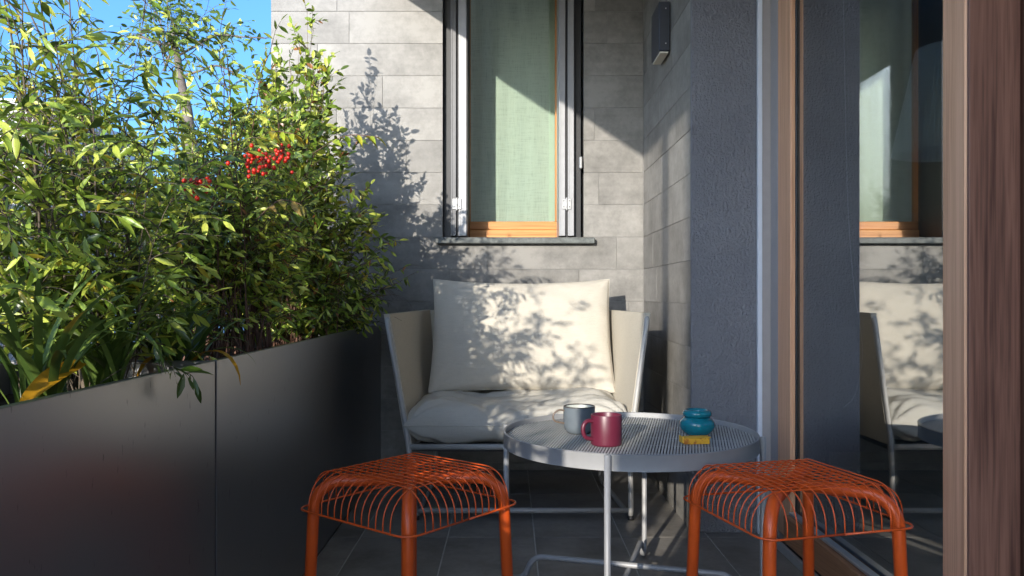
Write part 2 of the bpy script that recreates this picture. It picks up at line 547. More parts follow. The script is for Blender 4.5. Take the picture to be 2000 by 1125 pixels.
# the room behind the glass and the bedroom behind the window; unseen openings added for light
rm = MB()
rm.box(3.0, 3.1, -1.2, 1.2, 0, 2.5).box(3.0, 3.1, 3.4, 4.6, 0, 2.5).box(3.0, 3.1, 1.2, 3.4, 0, .5).box(1.0, 3.0, 4.36, 4.5, 0, 2.5)  # gap in the far wall added to light the pendant lamp
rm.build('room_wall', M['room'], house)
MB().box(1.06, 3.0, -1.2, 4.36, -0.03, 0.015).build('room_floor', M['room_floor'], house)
MB().box(-1.1, 0.93, 5.6, 5.7, 0, 3.4).box(-1.2, -1.1, 4.36, 5.7, 0, 0.9).box(-1.2, -1.1, 4.36, 5.7, 2.8, 3.4).box(-1.2, -1.1, 5.5, 5.7, 0.9, 2.8).box(0.93, 1.0, 4.36, 5.7, 0, 3.4).box(-1.1, .93, 4.36, 5.6, 3.3, 3.4).box(-1.1, .93, 4.36, 5.6, .0, .1).build('bedroom_wall', M['plaster_white'], house)  # open left side added so sun lights the curtain from behind
MB().tube([(-0.735, -0.08, 0.0), (-0.735, -0.08, 2.5)], 0.026, 16).build('balcony_post', M['alu_dark'], house, True)

# window
win = MB().cbox(-0.236, -0.2195 + .012, 4.225, 4.29, WZ0 + .1, WZ1, .003).cbox(0.243, 0.275, 4.225, 4.29, WZ0 + .1, WZ1, .003).build('window', M['wood_window_v'], house)
MB().cbox(-0.30, 0.30, 4.235, 4.30, 1.218, 1.262, .004).build('sash_rail', M['wood_window'], win)
MB().cbox(-0.31, 0.31, 4.212, 4.30, WZ0 - .003, 1.2165, .004).build('bottom_rail', M['wood_window'], win)
MB().box(-0.225, 0.26, 4.262, 4.268, 1.262, WZ1).build('pane', M['glass_window'], win)
MB().cbox(-0.365, 0.422, 3.938, 4.25, 1.126, WZ0 - .005, .004).build('sill', M['slate'], win)
for x0_, x1_ in ((-0.2935, -0.2655), (-0.2545, -0.2140), (0.2475, 0.2790), (0.2915, 0.3225)):
    p = MB()
    p.cbox(x0_, x1_, 3.984, 4.19, WZ0 + .006, WZ1 - .01, .002)
    p.box(x0_ + .004, x0_ + .008, 3.981, 3.986, WZ0 + .006, WZ1 - .01)
    p.build('shutter_panel', M['alu_shaded'] if x0_ < -.29 else M['alu'], win)
for x0_, x1_ in ((WX0 + .001, -0.2945), (0.3235, 0.3585), (-0.2650, -0.2550), (0.2795, 0.2910)):
    MB().box(x0_, x1_, 4.02 if x1_ - x0_ > .02 else 4.0, 4.2, WZ0 + .002, WZ1 - .002).build('shutter_track', M['alu_dark'], win)
MB().box(-0.2135, -0.2095, 3.99, 4.22, WZ0 + .002, WZ1 - .002).build('shutter_seal', M['alu_dark'], win)
for xc in (-0.262, 0.2852):
    h = MB().cbox(xc - .022, xc - .004, 3.977, 3.9815, 1.300, 1.352, .001).cbox(xc + .004, xc + .022, 3.977, 3.9815, 1.300, 1.352, .001)
    h.tube([(xc, 3.976, 1.294), (xc, 3.976, 1.356)], .005, 10)
    hg = h.build('hinge', M['zinc'], win)
    for dx in (-.014, .014):
        for dz in (1.311, 1.341):
            MB().lathe([(0, -.0), (.003, 0), (.003, .001), (0, .001)], (0, 0, 0), 8)
            s = MB().tube([(xc + dx, 3.9775, dz), (xc + dx, 3.9755, dz)], .003, 8).build('screw', M['screw'], win)
MB().cbox(.347, .362, 3.965, 3.998, 1.50, 1.56, .004).build('latch', M['zinc'], win)
for zz in (1.16,):
    pass

# curtain behind the pane
def curtain():
    nx, nz = 90, 40
    V = []; Fc = []
    x0_, x1_, z0_, z1_ = -0.32, 0.262, 1.17, 2.76
    for j in range(nz + 1):
        for i in range(nx + 1):
            s = i / nx; x = x0_ + (x1_ - x0_) * s
            amp = 0.006 * (1 - s) ** 2 + 0.0008
            z = z0_ + (z1_ - z0_) * j / nz
            y = 4.33 + amp * math.sin(s * 38 + .6 * math.sin(z * 2)) + .006 * noise.noise((x * 4, z * 1.3, 0))
            V.append((x, y, z))
    for j in range(nz):
        for i in range(nx):
            a = j * (nx + 1) + i
            Fc.append((a, a + 1, a + nx + 2, a + nx + 1))
    c = link('curtain', mesh('curtain', V, Fc, True), M['curtain'])
    tag(c, 'sheer pale green linen curtain hanging behind the tall window', 'curtain')
    MB().cbox(0.214, 0.262, 4.319, 4.323, 1.17, 2.76, .001).build('hem', M['curtain_hem'], c)
curtain()

# wall lamp
wl = empty('wall_lamp', (XR, 3.4, 1.98), 'dark navy box wall lamp high on the tiled side wall', 'lamp')
MB().cbox(0.620, XR - .002, 3.31, 3.49, 1.884, 2.089, .003).build('lamp_body', M['lamp_navy'], wl)
MB().cbox(0.625, XR - .008, 3.317, 3.483, 1.876, 1.8835, .001).build('lamp_lens', M['lamp_lens'], wl)
for dz in (1.915, 2.06):
    MB().tube([(.648, 3.3105, dz), (.648, 3.3085, dz)], .003, 8).build('screw', M['zinc'], wl)

# ------------------------------------------------------------------ sliding door with its fixed frame
MB().cbox(0.9065, 0.9235, 2.915, 2.943, 0.0, 2.5, .001).build('jamb_profile', M['alu_blue'], house)
MB().cbox(0.924, 0.990, 2.920, 2.943, 0.0, 2.5, .001).build('jamb_return', M['jamb_grey'], house)
MB().cbox(0.954, 0.990, 2.839, 2.9195, 0.0, 2.5, .002).build('jamb_reveal', M['jamb_grey'], house)
MB().box(0.9905, 1.08, 2.70, 2.943, 0.0, 2.5).build('jamb_core', M['alu_dark'], house)
door = empty('sliding_door', (XG, 2.1, 0), 'wood framed sliding glass door mirroring the window and armchair', 'door')
MB().cbox(0.953, 0.990, 2.708, 2.838, 0.034, 2.46, .004).build('stile', M['wood_door'], door)
MB().cbox(0.968, 0.9745, 2.700, 2.7075, 0.132, 2.46, .001).build('gasket', M['alu_dark'], door)
MB().cbox(0.900, 1.005, 1.577, 1.662, 0.034, 2.46, .004).build('stile', M['wood_door'], door)
MB().cbox(0.9025, 1.004, 1.568, 1.5765, 0.036, 2.46, .002).build('stile_shade_face', M['wood_door_shaded'], door)  # thin facing added to paint the stile's near side as shaded
MB().cbox(0.929, 0.99, 1.663, 2.7075, 0.034, 0.128, .003).build('bottom_rail', M['wood_rail'], door)
MB().cbox(0.945, 0.968, 1.664, 2.70, 0.1285, 0.138, .001).build('glazing_bead', M['silver'], door)
MB().box(XG - .0025, XG + .0025, 1.655, 2.715, 0.125, 2.46).build('pane', M['glass_door'], door)
MB().cbox(0.917, 0.928, -0.2, 2.90, 0.0005, 0.030, .001).build('track', M['silver'], house)
MB().box(0.9285, 1.06, -0.2, 2.70, -0.01, 0.026).build('threshold', M['alu_dark'], house)
# second leaf pushed behind the first: its edge shows at the right of the picture
door2 = empty('sliding_door', (1.04, 1.4, 0), 'dark inner door edge at the far right of the picture', 'door')
MB().cbox(1.012, 1.075, 1.535, 1.60, 0.03, 2.46, .003).build('stile', M['wood_door_shaded'], door2)
MB().cbox(1.078, 1.14, 1.50, 1.58, 0.03, 2.46, .003).build('stile', M['wood_door_shaded'], door2)

# lamp and cord in the room
M['shade'] = fabric('lamp_shade_cloth', (0.9, 0.92, 0.94), 0.4, 400, 0.8, .1)
lamp = empty('pendant_lamp', (1.22, 2.20, 1.262), 'white pleated pendant lamp hanging inside behind the glass', 'lamp')
def shade():
    V = []; Fc = []; n = 120
    for j in range(9):
        tt = j / 8
        for k in range(n):
            a = 2 * math.pi * k / n
            r_ = (0.150 - 0.062 * tt) + (0.004 if k % 2 else -0.004)
            V.append((1.22 + r_ * math.cos(a), 2.20 + r_ * math.sin(a), 1.262 + .29 * tt))
    for j in range(8):
        for k in range(n):
            l = (k + 1) % n
            Fc.append((j * n + k, j * n + l, (j + 1) * n + l, (j + 1) * n + k))
    link('lamp_shade', mesh('lamp_shade', V, Fc, False), M['shade'], lamp)
shade()
MB().tube([(1.22, 2.20, 1.5), (1.22, 2.20, 2.5)], .003, 6).build('cord', M['alu_dark'], lamp, True)
cord_pts = [P(1645, -150, 2.42), P(1650, 150, 2.42), P(1656, 400, 2.42), P(1668, 560, 2.42), P(1683, 660, 2.42), P(1682, 720, 2.42), P(1668, 775, 2.42), P(1648, 795, 2.42)]
cord_pts = [Vector((XG + .02, p.y, p.z)) if False else Vector(((p.x - 0) * (1.005 / p.x), p.y * (1.005 / p.x), CZ + (p.z - CZ) * (1.005 / p.x))) for p in cord_pts]
def smooth(pts, n=6):
    out = []
    L = len(pts)
    for i in range(L - 1):
        p0, p1, p2, p3 = pts[max(i - 1, 0)], pts[i], pts[i + 1], pts[min(i + 2, L - 1)]
        for k in range(n):
            t = k / n
            out.append(0.5 * ((2 * p1) + (p2 - p0) * t + (2 * p0 - 5 * p1 + 4 * p2 - p3) * t * t + (3 * p1 - p0 - 3 * p2 + p3) * t ** 3))
    out.append(pts[-1])
    return out
c = MB().tube(smooth(cord_pts), .0011, 6).build('blind_cord', M['alu_blue'], None, True)
tag(c, 'thin pale pull cord drooping inside the glass door', 'cord')

# ------------------------------------------------------------------ planters
def planter(y0_, y1_, label):
    t_ = 0.008
    x0_, x1_, z1_ = -1.09, -0.64, 0.728
    o = empty('planter', (-0.865, (y0_ + y1_) / 2, 0), label, 'planter', 'dark steel planters along the terrace edge')
    MB().cbox(x1_ - t_, x1_, y0_, y1_, 0.004, z1_, .0015).build('front_panel', M['planter'], o)
    MB().cbox(x0_, x0_ + t_, y0_, y1_, 0.004, z1_, .0015).build('rear_panel', M['planter'], o)
    MB().cbox(x0_ + t_, x1_ - t_, y0_, y0_ + t_, 0.004, z1_ - .001, .001).build('end_panel', M['planter'], o)
    MB().cbox(x0_ + t_, x1_ - t_, y1_ - t_, y1_, 0.004, z1_ - .001, .001).build('end_panel', M['planter'], o)
    MB().cbox(x1_ - .022, x1_ - t_ - .0005, y0_ + t_, y1_ - t_, z1_ - .012, z1_ - .0015, .001).build('rim', M['planter'], o)
    nx, ny = 8, 40
    V = []; Fc = []
    for j in range(ny + 1):
        for i in range(nx + 1):
            x = x0_ + t_ + (x1_ - x0_ - 2 * t_) * i / nx; y = y0_ + t_ + (y1_ - y0_ - 2 * t_) * j / ny
            V.append((x, y, 0.645 + .02 * noise.noise((x * 9, y * 9, 0))))
    for j in range(ny):
        for i in range(nx):
            a = j * (nx + 1) + i; Fc.append((a, a + 1, a + nx + 2, a + nx + 1))
    so = link('soil', mesh('soil', V, Fc, True), M['soil'], o)
    return o
planter(-0.9, 1.737, 'dark steel planter nearest the viewer, left of the panel joint')
planter(1.746, 3.972, 'dark steel planter running back to the tiled wall beside the armchair')

# ------------------------------------------------------------------ beyond the terrace
fence = empty('iron_fence', (-1.16, 2, 0), 'thin dark iron railing behind the planted shrubs', 'fence')
bar_me = mesh('bar', *(lambda m: (m.v, m.f))(MB().tube([(0, 0, 0), (0, 0, 1.26)], .006, 6)), True)
bar_me.materials.append(M['fence'])
for k in range(44):
    o = bpy.data.objects.new('bar', bar_me); COL.objects.link(o); o.parent = fence
    o.location = (0, -1.0 - 1.0 + 0.115 * k, 0)
for z_ in (0.12, 1.2):
    MB().cbox(-1.175, -1.145, -1.1, 3.96, z_, z_ + .012, .001).build('rail', M['fence'], fence)
for y_ in (-0.9, 1.1, 3.0):
    MB().cbox(-1.18, -1.14, y_, y_ + .04, 0, 1.3, .002).build('post', M['fence'], fence)
gw = MB().cbox(-2.75, -2.6, -3, 9.0, -0.1, 1.30, .01).build('garden_wall', M['garden_wall'])
tag(gw, 'low pale rendered garden wall seen through the shrubs', 'wall')
MB().cbox(-2.79, -2.56, -3.0, 9.02, 1.301, 1.34, .006).build('coping', M['plaster_white'], gw)

# ------------------------------------------------------------------ armchair
ch = empty('armchair', (0.04, 3.45, 0), 'wide cream canvas armchair with grey tube frame against the tiled wall', 'armchair')
LT, RT = Vector((-0.477, 3.10, .785)), Vector((0.537, 3.10, .790))
LR, RR = Vector((-0.385, 3.79, .790)), Vector((0.472, 3.79, .790))
LB, RB = Vector((-0.390, 3.10, .29)), Vector((0.468, 3.10, .29))
LRB, RRB = Vector((-0.345, 3.74, .27)), Vector((0.425, 3.74, .27))
LF, RF = Vector((-0.362, 3.085, .012)), Vector((0.470, 3.085, .012))
LFB, RFB = Vector((-0.345, 3.74, .012)), Vector((0.425, 3.74, .012))
tr = .0105
for T, Bm, Ff, Rb, Fb, rt in ((LT, LB, LF, LRB, LFB, LR), (RT, RB, RF, RRB, RFB, RR)):
    # one bent tube: back top -> arm top -> front post -> runner -> back
    MB().tube(fillet([rt, T, Bm, Ff, Fb, Rb, rt + Vector((0, 0, -.012))], [.03, .12, .035, .04, .05]), tr, 10).build('side_frame', M['chair_tube'], ch, True)
    out = Vector((1, 0, 0)) * (1 if T.x > 0 else -1)
    # canvas side
    nu, nv = 14, 14
    V = []; Fc = []
    a0, a1, b0, b1 = T + Vector((0, .004, .012)), rt + Vector((0, 0, .012)), Bm, Rb
    for side_ in (0, 1):
        for j in range(nv + 1):
            for i in range(nu + 1):
                s, t = i / nu, j / nv
                p = (a0 * (1 - s) + a1 * s) * (1 - t) + (b0 * (1 - s) + b1 * s) * t
                dip = math.sin(math.pi * s) * math.sin(math.pi * min(1, t * 1.1)) * .012 + .002 * noise.noise((s * 14, t * 2, T.x))
                edge = .0125 + .002 * math.sin(math.pi * s)
                p = p + out * (dip + (edge if side_ else -edge) * (1 if 0 < t < 1 else .9))
                V.append(p)
    n1 = (nu + 1) * (nv + 1)
    for j in range(nv):
        for i in range(nu):
            a = j * (nu + 1) + i
            Fc.append((a, a + 1, a + nu + 2, a + nu + 1)); Fc.append((n1 + a, n1 + a + nu + 1, n1 + a + nu + 2, n1 + a + 1))
    for i in range(nu):
        Fc.append((i, n1 + i, n1 + i + 1, i + 1)); q = nv * (nu + 1) + i; Fc.append((q, q + 1, n1 + q + 1, n1 + q))
    for j in range(nv):
        q = j * (nu + 1); Fc.append((q, q + nu + 1, n1 + q + nu + 1, n1 + q)); q += nu; Fc.append((q, n1 + q, n1 + q + nu + 1, q + nu + 1))
    link('side_canvas', mesh('side_canvas', V, Fc, True), M['chair_fabric'], ch).data.set_sharp_from_angle(angle=R(50))
    # foot
    MB().tube([Ff + Vector((0, .01, -.011)), Ff + Vector((0, .01, .004))], .012, 10).build('foot', M['alu_dark'], ch, True)
MB().quad_slab(LR + Vector((.01, -.01, .01)), RR + Vector((-.01, -.01, .01)), RRB, LRB, .014).build('back_canvas', M['chair_fabric'], ch)
MB().tube([LR, RR], tr, 10).build('back_rail', M['chair_tube'], ch, True)
MB().tube([LB + Vector((.005, 0, -.008)), RB + Vector((-.005, 0, -.008))], .012, 10).build('seat_rail', M['chair_tube'], ch, True)
MB().tube([LF + Vector((.0, .02, .022)), RF + Vector((0, .02, .022))], .011, 10).build('base_rail', M['chair_tube'], ch, True)
MB().tube([LRB, RRB], tr, 10).build('seat_rail', M['chair_tube'], ch, True)
MB().quad_slab((LB.x + .01, 3.115, .262), (RB.x - .01, 3.115, .262), (RRB.x - .01, 3.73, .245), (LRB.x + .01, 3.73, .245), .010).build('seat_canvas', M['alu_dark'], ch)

def pillow(name, W, H, T, fn, mat, label, pinch=.07, nx=64, nz=52, wrk=.006, seed=0, power=2.6):
    """a stuffed cushion; fn maps local (x, y thickness, z) to the world"""
    V = []; Fc = []
    for side_ in (-1, 1):
        for j in range(nz + 1):
            for i in range(nx + 1):
                s = -1 + 2 * i / nx; t = -1 + 2 * j / nz
                s = math.copysign(1 - (1 - abs(s)) ** 1.35, s); t = math.copysign(1 - (1 - abs(t)) ** 1.35, t)
                th = ((1 - abs(s) ** power) * (1 - abs(t) ** power)) ** 0.5
                x = s * W / 2 * (1 - pinch * (1 - t * t) * .6)
                z = t * H / 2 * (1 - pinch * (1 - s * s))
                wr = wrk * noise.fractal((s * 2.2 + seed, t * 2.2, side_ * 3.1), 0.8, 2.0, 4) * min(1, th * 1.6)
                # tension folds that run out from the corners
                cd = min((abs(abs(s) - 1) ** 2 + abs(abs(t) - 1) ** 2) ** .5, 1)
                ang = math.atan2(1 - abs(t), 1 - abs(s) + 1e-6)
                wr += wrk * .9 * math.sin(ang * 11 + seed) * math.exp(-cd * 4.5) * min(1, th * 2)
                y = side_ * (T / 2 * th + wr)
                V.append(fn(x, y, z, s, t))
    n1 = (nx + 1) * (nz + 1)
    for j in range(nz):
        for i in range(nx):
            a = j * (nx + 1) + i
            Fc.append((a, a + 1, a + nx + 2, a + nx + 1)); Fc.append((n1 + a, n1 + a + nx + 1, n1 + a + nx + 2, n1 + a + 1))
    me = mesh(name, V, Fc, True)
    bm = bmesh.new(); bm.from_mesh(me); bmesh.ops.remove_doubles(bm, verts=bm.verts, dist=.0004); bm.to_mesh(me); bm.free()
    o = link(name, me, mat)
    # seam piping round the rim
    ring = []
    for k in range(160):
        q = k / 160 * 4
        e = int(q); f = q - e
        s, t = [(-1 + 2 * f, -1), (1, -1 + 2 * f), (1 - 2 * f, 1), (-1, 1 - 2 * f)][e]
        x = s * W / 2 * (1 - pinch * (1 - t * t) * .6); z = t * H / 2 * (1 - pinch * (1 - s * s))
        ring.append(fn(x, 0, z, s, t))
    MB().tube(ring, .0022, 6, closed=True).build('seam', mat, o, True)
    return tag(o, label, 'cushion')

tilt = math.atan2(0.22, 0.49)
def back_fn(x, y, z, s, t):
    bulge = 0
    zz = z - .01 * (1 - s * s) * (t > 0) * t
    yy = y
    c, s_ = math.cos(tilt), math.sin(tilt)
    Y = 3.585 + zz * s_ + yy * c
    Z = 0.696 + zz * c - yy * s_
    return Vector((0.055 + x, Y, Z))
pillow('back_cushion', 0.815, 0.545, 0.17, back_fn, M['cushion'], 'large cream back cushion leaning upright in the armchair', .06, wrk=.0055, seed=1)

def seat_fn(x, y, z, s, t):
    # z runs front (-) to back (+), y is thickness (up = -side)
    up = -y
    Y = 3.335 + z
    sag = -.022 * math.exp(-((s + .15) / .5) ** 2) * (t < .6)
    hump = .020 * math.exp(-((s - .72) / .25) ** 2) + .006 * math.exp(-((s + .8) / .2) ** 2)
    Z = 0.372 + up + (sag + hump) * (1 if up > 0 else .1)
    # soft front nose drops over the rail
    Z -= .012 * max(0, -t - .5)
    return Vector((0.033 + x, Y, Z))
pillow('seat_cushion', 0.885, 0.50, 0.165, seat_fn, M['seat_cushion'], 'thick wrinkled cream seat cushion lying flat in the armchair', .02, wrk=.019, seed=5, power=7)

# ------------------------------------------------------------------ coffee table
TC = Vector((0.3486, 2.334, 0)); TR_ = 0.365
tb = empty('coffee_table', TC, 'round grey metal tray table with slatted top and thin crossed legs', 'table')
rim = [(TR_ - .003, .434), (TR_, .434), (TR_, .4735), (TR_ + .0012, .4755), (TR_ - .002, .477), (TR_ - .0045, .4755), (TR_ - .0045, .4735), (TR_ - .0045, .434), (TR_ - .003, .434)]
MB().lathe(rim, TC, 128).build('rim', M['table'], tb, True, 40)
th_ = R(16.5)
dv = Vector((math.sin(R(13)), math.cos(R(13)), 0)); du = Vector((dv.y, -dv.x, 0))
sl_ = MB()
pitch = .0080
k = -int(TR_ / pitch)
while k * pitch < TR_ - .006:
    o_ = k * pitch
    if abs(o_) < TR_ - .006:
        L = math.sqrt((TR_ - .004) ** 2 - o_ ** 2)
        a = TC + du * o_; w2 = .0023
        p = [a - dv * L - du * w2, a - dv * L + du * w2, a + dv * L + du * w2, a + dv * L - du * w2]
        sl_.add([Vector((q.x, q.y, .4575)) for q in p] + [Vector((q.x, q.y, .4615)) for q in p],
                [(0, 3, 2, 1), (4, 5, 6, 7), (0, 1, 5, 4), (1, 2, 6, 5), (2, 3, 7, 6), (3, 0, 4, 7)])
    k += 1
so = sl_.build('slats', M['table_top'], tb); so['kind'] = 'stuff'
for q in (-.24, -.12, 0, .12, .24):
    L = math.sqrt((TR_ - .004) ** 2 - q * q); a = TC + dv * q
    MB().add([Vector((p.x, p.y, z)) for z in (.451, .4574) for p in (a - du * L - dv * .003, a + du * L - dv * .003, a + du * L + dv * .003, a - du * L + dv * .003)],
             [(0, 3, 2, 1), (4, 5, 6, 7), (0, 1, 5, 4), (1, 2, 6, 5), (2, 3, 7, 6), (3, 0, 4, 7)]).build('cross_bar', M['table'], tb)
for k, a in enumerate((0, 90)):
    d = Vector((-math.sin(th_ + R(a)), math.cos(th_ + R(a)), 0)) if False else Vector((math.sin(th_ + R(a)), math.cos(th_ + R(a)), 0))
    zc = .082 if k else .068
    def pt(r_, z): return Vector((TC.x + d.x * r_, TC.y + d.y * r_, z))
    rl = TR_ + .0085
    path = [pt(-rl, .474), pt(-rl, .010), pt(-rl + .055, .010), pt(-rl + .085, zc), pt(rl - .085, zc), pt(rl - .055, .010), pt(rl, .010), pt(rl, .474)]
    path = fillet(path, [.028, .028, .03, .03, .028, .028])
    MB().tube(path, .0085, 12).build('leg_frame', M['table'], tb, True)
    for sgn in (-1, 1):
        MB().tube([pt(sgn * rl, .4735), pt(sgn * rl, .4755)], [.0085, .006], 12).build('cap', M['table'], tb, True)

# ------------------------------------------------------------------ things on the table
ZT = .4618
def mug_red():
    c = Vector((0.265, 2.185, ZT))
    o = empty('mug', c, 'straight maroon mug with loop handle at the front of the table', 'mug', None)
    r_, h = .0425, .083
    prof = [(0, 0), (r_ - .004, 0), (r_ - .001, .002), (r_, .006), (r_, h - .003), (r_ - .001, h), (r_ - .003, h), (r_ - .004, h - .003), (r_ - .004, .008), (r_ - .010, .004), (0, .004)]
    MB().lathe(prof, c, 48).build('body', M['mug_red'], o, True, 50)
    d = Vector((-.93, -.36, 0)).normalized()
    pts = [c + d * (r_ - .003) + Vector((0, 0, .066)), c + d * (r_ + .014) + Vector((0, 0, .068)), c + d * (r_ + .026) + Vector((0, 0, .058)), c + d * (r_ + .028) + Vector((0, 0, .040)), c + d * (r_ + .020) + Vector((0, 0, .024)), c + d * (r_ - .003) + Vector((0, 0, .017))]
    MB().tube(smooth(pts, 6), .0058, 10).build('handle', M['mug_red'], o, True)
mug_red()
def mug_grey():
    c = Vector((0.207, 2.372, ZT))
    o = empty('mug', c, 'blue-grey glazed mug with thin wire-like handle behind the maroon mug', 'mug', None)
    r_, h = .0470, .081
    prof = [(0, .0), (r_ - .016, .0), (r_ - .012, .002), (r_ - .004, .011), (r_ - .0008, .024), (r_, .04), (r_, h - .003)]
    MB().lathe(prof, c, 48).build('body', M['mug_grey'], o, True, 60)
    MB().lathe([(r_, h - .003), (r_ - .0006, h), (r_ - .003, h), (r_ - .0036, h - .003)], c, 48).build('rim', M['mug_rim'], o, True)
    MB().lathe([(r_ - .0036, h - .003), (r_ - .0036, .03), (r_ - .012, .010), (0, .006)], c, 48).build('inside', M['mug_in'], o, True)
    d = Vector((-.97, -.22, 0)).normalized()
    pts = [c + d * (r_ - .002) + Vector((0, 0, .067)), c + d * (r_ + .014) + Vector((0, 0, .070)), c + d * (r_ + .028) + Vector((0, 0, .062)), c + d * (r_ + .033) + Vector((0, 0, .050)), c + d * (r_ + .026) + Vector((0, 0, .037)), c + d * (r_ - .003) + Vector((0, 0, .030))]
    MB().tube(smooth(pts, 6), .0028, 10).build('handle', M['mug_handle'], o, True)
mug_grey()
def pot():
    c = Vector((0.551, 2.345, ZT))
    o = empty('ashtray_pot', c, 'squat glossy teal ceramic ashtray pot at the right of the table', 'ashtray')
    pr = [(0, 0), (.030, 0), (.034, .002), (.046, .014), (.0515, .026), (.050, .038), (.043, .047), (.0375, .0505), (.036, .052), (.030, .052)]
    MB().lathe(pr, c, 48).build('bowl', M['teal'], o, True, 60)
    pr = [(.030, .052), (.037, .0525), (.0415, .057), (.0425, .063), (.0405, .069), (.036, .073), (.031, .0735), (.027, .071), (.025, .066), (.0245, .050), (.023, .02), (0, .012)]
    MB().lathe(pr, c, 48).build('lid', M['teal'], o, True, 60)
pot()
def matchbox():
    c = Vector((0.512, 2.205, ZT))
    o = empty('matchbox', c, 'small yellow printed matchbox left slightly open beside the teal pot', 'matchbox', rz=R(6))
    a = MB().cbox(-.036, .036, -.018, .018, .0005, .0165, .001); me = mesh('sleeve', a.v, a.f); q = link('sleeve', me, M['matchbox'], o, False)
    a = MB().cbox(-.030, .041, -.0165, .0165, .017, .0185, .0005).cbox(-.040, -.0365, -.016, .016, .003, .0205, .0005); me = mesh('tray', a.v, a.f); link('tray', me, M['card'], o, False)
matchbox()

# ------------------------------------------------------------------ wire stools
def stool(c, rot, label):
    o = empty('wire_stool', (c[0], c[1], 0), label, 'stool', 'orange wire stools in the foreground', rz=rot)
    def lk(name, mb):
        me = mesh(name, mb.v, mb.f, True); return link(name, me, M['orange'], o, False)
    zt, zr, hr = .452, .367, .190
    # two bent tubes crossing under the seat, legs at the four corners
    for k, (sx, sy) in enumerate(((1, 1), (1, -1))):
        e = .158; f = .172
        ztu = .4325 - .003 * k
        path = fillet([(-f * sx, -f * sy, 0.004), (-e * sx, -e * sy, ztu), (e * sx, e * sy, ztu), (f * sx, f * sy, 0.004)], [.065, .065], 9)
        # split at the middle so that every leg is a part of its own
        mid = len(path) // 2
        cpt = Vector((0, 0, ztu))
        lk('leg', MB().tube(path[:mid] + [cpt], .0142, 14))
        lk('leg', MB().tube([cpt] + path[mid:], .0142, 14))
        for s_ in (-1, 1):
            lk('foot', MB().tube([(s_ * f * sx, s_ * f * sy, .0005), (s_ * f * sx * .998, s_ * f * sy * .998, .012)], .0155, 12))
    rg = fillet([(0, -hr, zr), (hr, -hr, zr), (hr, hr, zr), (-hr, hr, zr), (-hr, -hr, zr), (-.001, -hr, zr)], .036, 7)
    lk('ring', MB().tube(rg, .0026, 8))
    nW = 13
    for k in range(nW):
        q = -.138 + .276 * k / (nW - 1)
        he = hr
        for ax in (0, 1):
            zz = zt + (.0036 if ax else 0)
            pth = [(-he, q, zr), (-he, q, zz), (he, q, zz), (he, q, zr)]
            if ax: pth = [(p[1], p[0], p[2]) for p in pth]
            lk('wire', MB().tube(fillet(pth, [.070, .070], 8), .0016, 6))
stool((-0.2385, 1.915), R(45 + 6), 'orange wire stool on the left, in front of the planter')
stool((0.657, 1.865), R(15), 'orange wire stool on the right, in front of the glass door')

# ------------------------------------------------------------------ leaves and plants
LEAF_T = {
    'lance': [(0, 0), (.22, .62), (.5, 1.0), (.78, .62), (1, 0)],
    'oval': [(0, 0), (.2, .8), (.48, 1.0), (.78, .72), (1, 0)],
}
def leaf_template(kind, curl=.16, fold=.35):
    prof = LEAF_T[kind]
    mid = []; lf = []; rt = []
    for t, w_ in prof:
        z = -curl * t * t
        mid.append((0, t, z)); lf.append((-.5 * w_, t, z + fold * .5 * w_ * .35)); rt.append((.5 * w_, t, z + fold * .5 * w_ * .35))
    V = mid + lf[1:4] + rt[1:4]      # 0-4 mid, 5-7 left, 8-10 right
    Fc = [(0, 1, 5), (1, 2, 6, 5), (2, 3, 7, 6), (3, 4, 7), (0, 8, 1), (1, 8, 9, 2), (2, 9, 10, 3), (3, 10, 4)]
    return np.array(V, float), Fc

def frames(pos, d, up):
    d = d / np.linalg.norm(d, axis=1, keepdims=True)
    x = np.cross(d, up); n = np.linalg.norm(x, axis=1, keepdims=True)
    bad = n[:, 0] < 1e-4
    x[bad] = (1, 0, 0); n[bad] = 1
    x = x / n
    z = np.cross(x, d)
    return x, d, z

def leaves_mesh(name, tpl, pos, d, up, L, W, tint, mat, parent):
    tv, tf = tpl
    n = len(pos); m = len(tv)
    x, y, z = frames(pos, d, up)
    co = (pos[:, None, :] + x[:, None, :] * (tv[None, :, 0:1] * W[:, None, None]) + y[:, None, :] * (tv[None, :, 1:2] * L[:, None, None])
          + z[:, None, :] * (tv[None, :, 2:3] * L[:, None, None] * .8)).reshape(-1, 3)
    loops = []; starts = []; tot = []
    base_l = np.array([i for f in tf for i in f]); lens = np.array([len(f) for f in tf])
    al = (base_l[None, :] + (np.arange(n) * m)[:, None]).ravel()
    lt = np.tile(lens, n); st = np.concatenate([[0], np.cumsum(lt)[:-1]])
    me = bpy.data.meshes.new(name)
    me.vertices.add(n * m); me.vertices.foreach_set('co', co.ravel())
    me.loops.add(len(al)); me.loops.foreach_set('vertex_index', al.astype(np.int32))
    me.polygons.add(len(lt)); me.polygons.foreach_set('loop_start', st.astype(np.int32)); me.polygons.foreach_set('loop_total', lt.astype(np.int32))
    me.polygons.foreach_set('use_smooth', np.ones(len(lt), bool))
    me.update(calc_edges=True); me.validate()
    at = me.color_attributes.new('tint', 'FLOAT_COLOR', 'POINT')
    c4 = np.ones((n * m, 4), np.float32); c4[:, :3] = np.repeat(tint, m, axis=0)
    at.data.foreach_set('color', c4.ravel())
    return link(name, me, mat, parent)

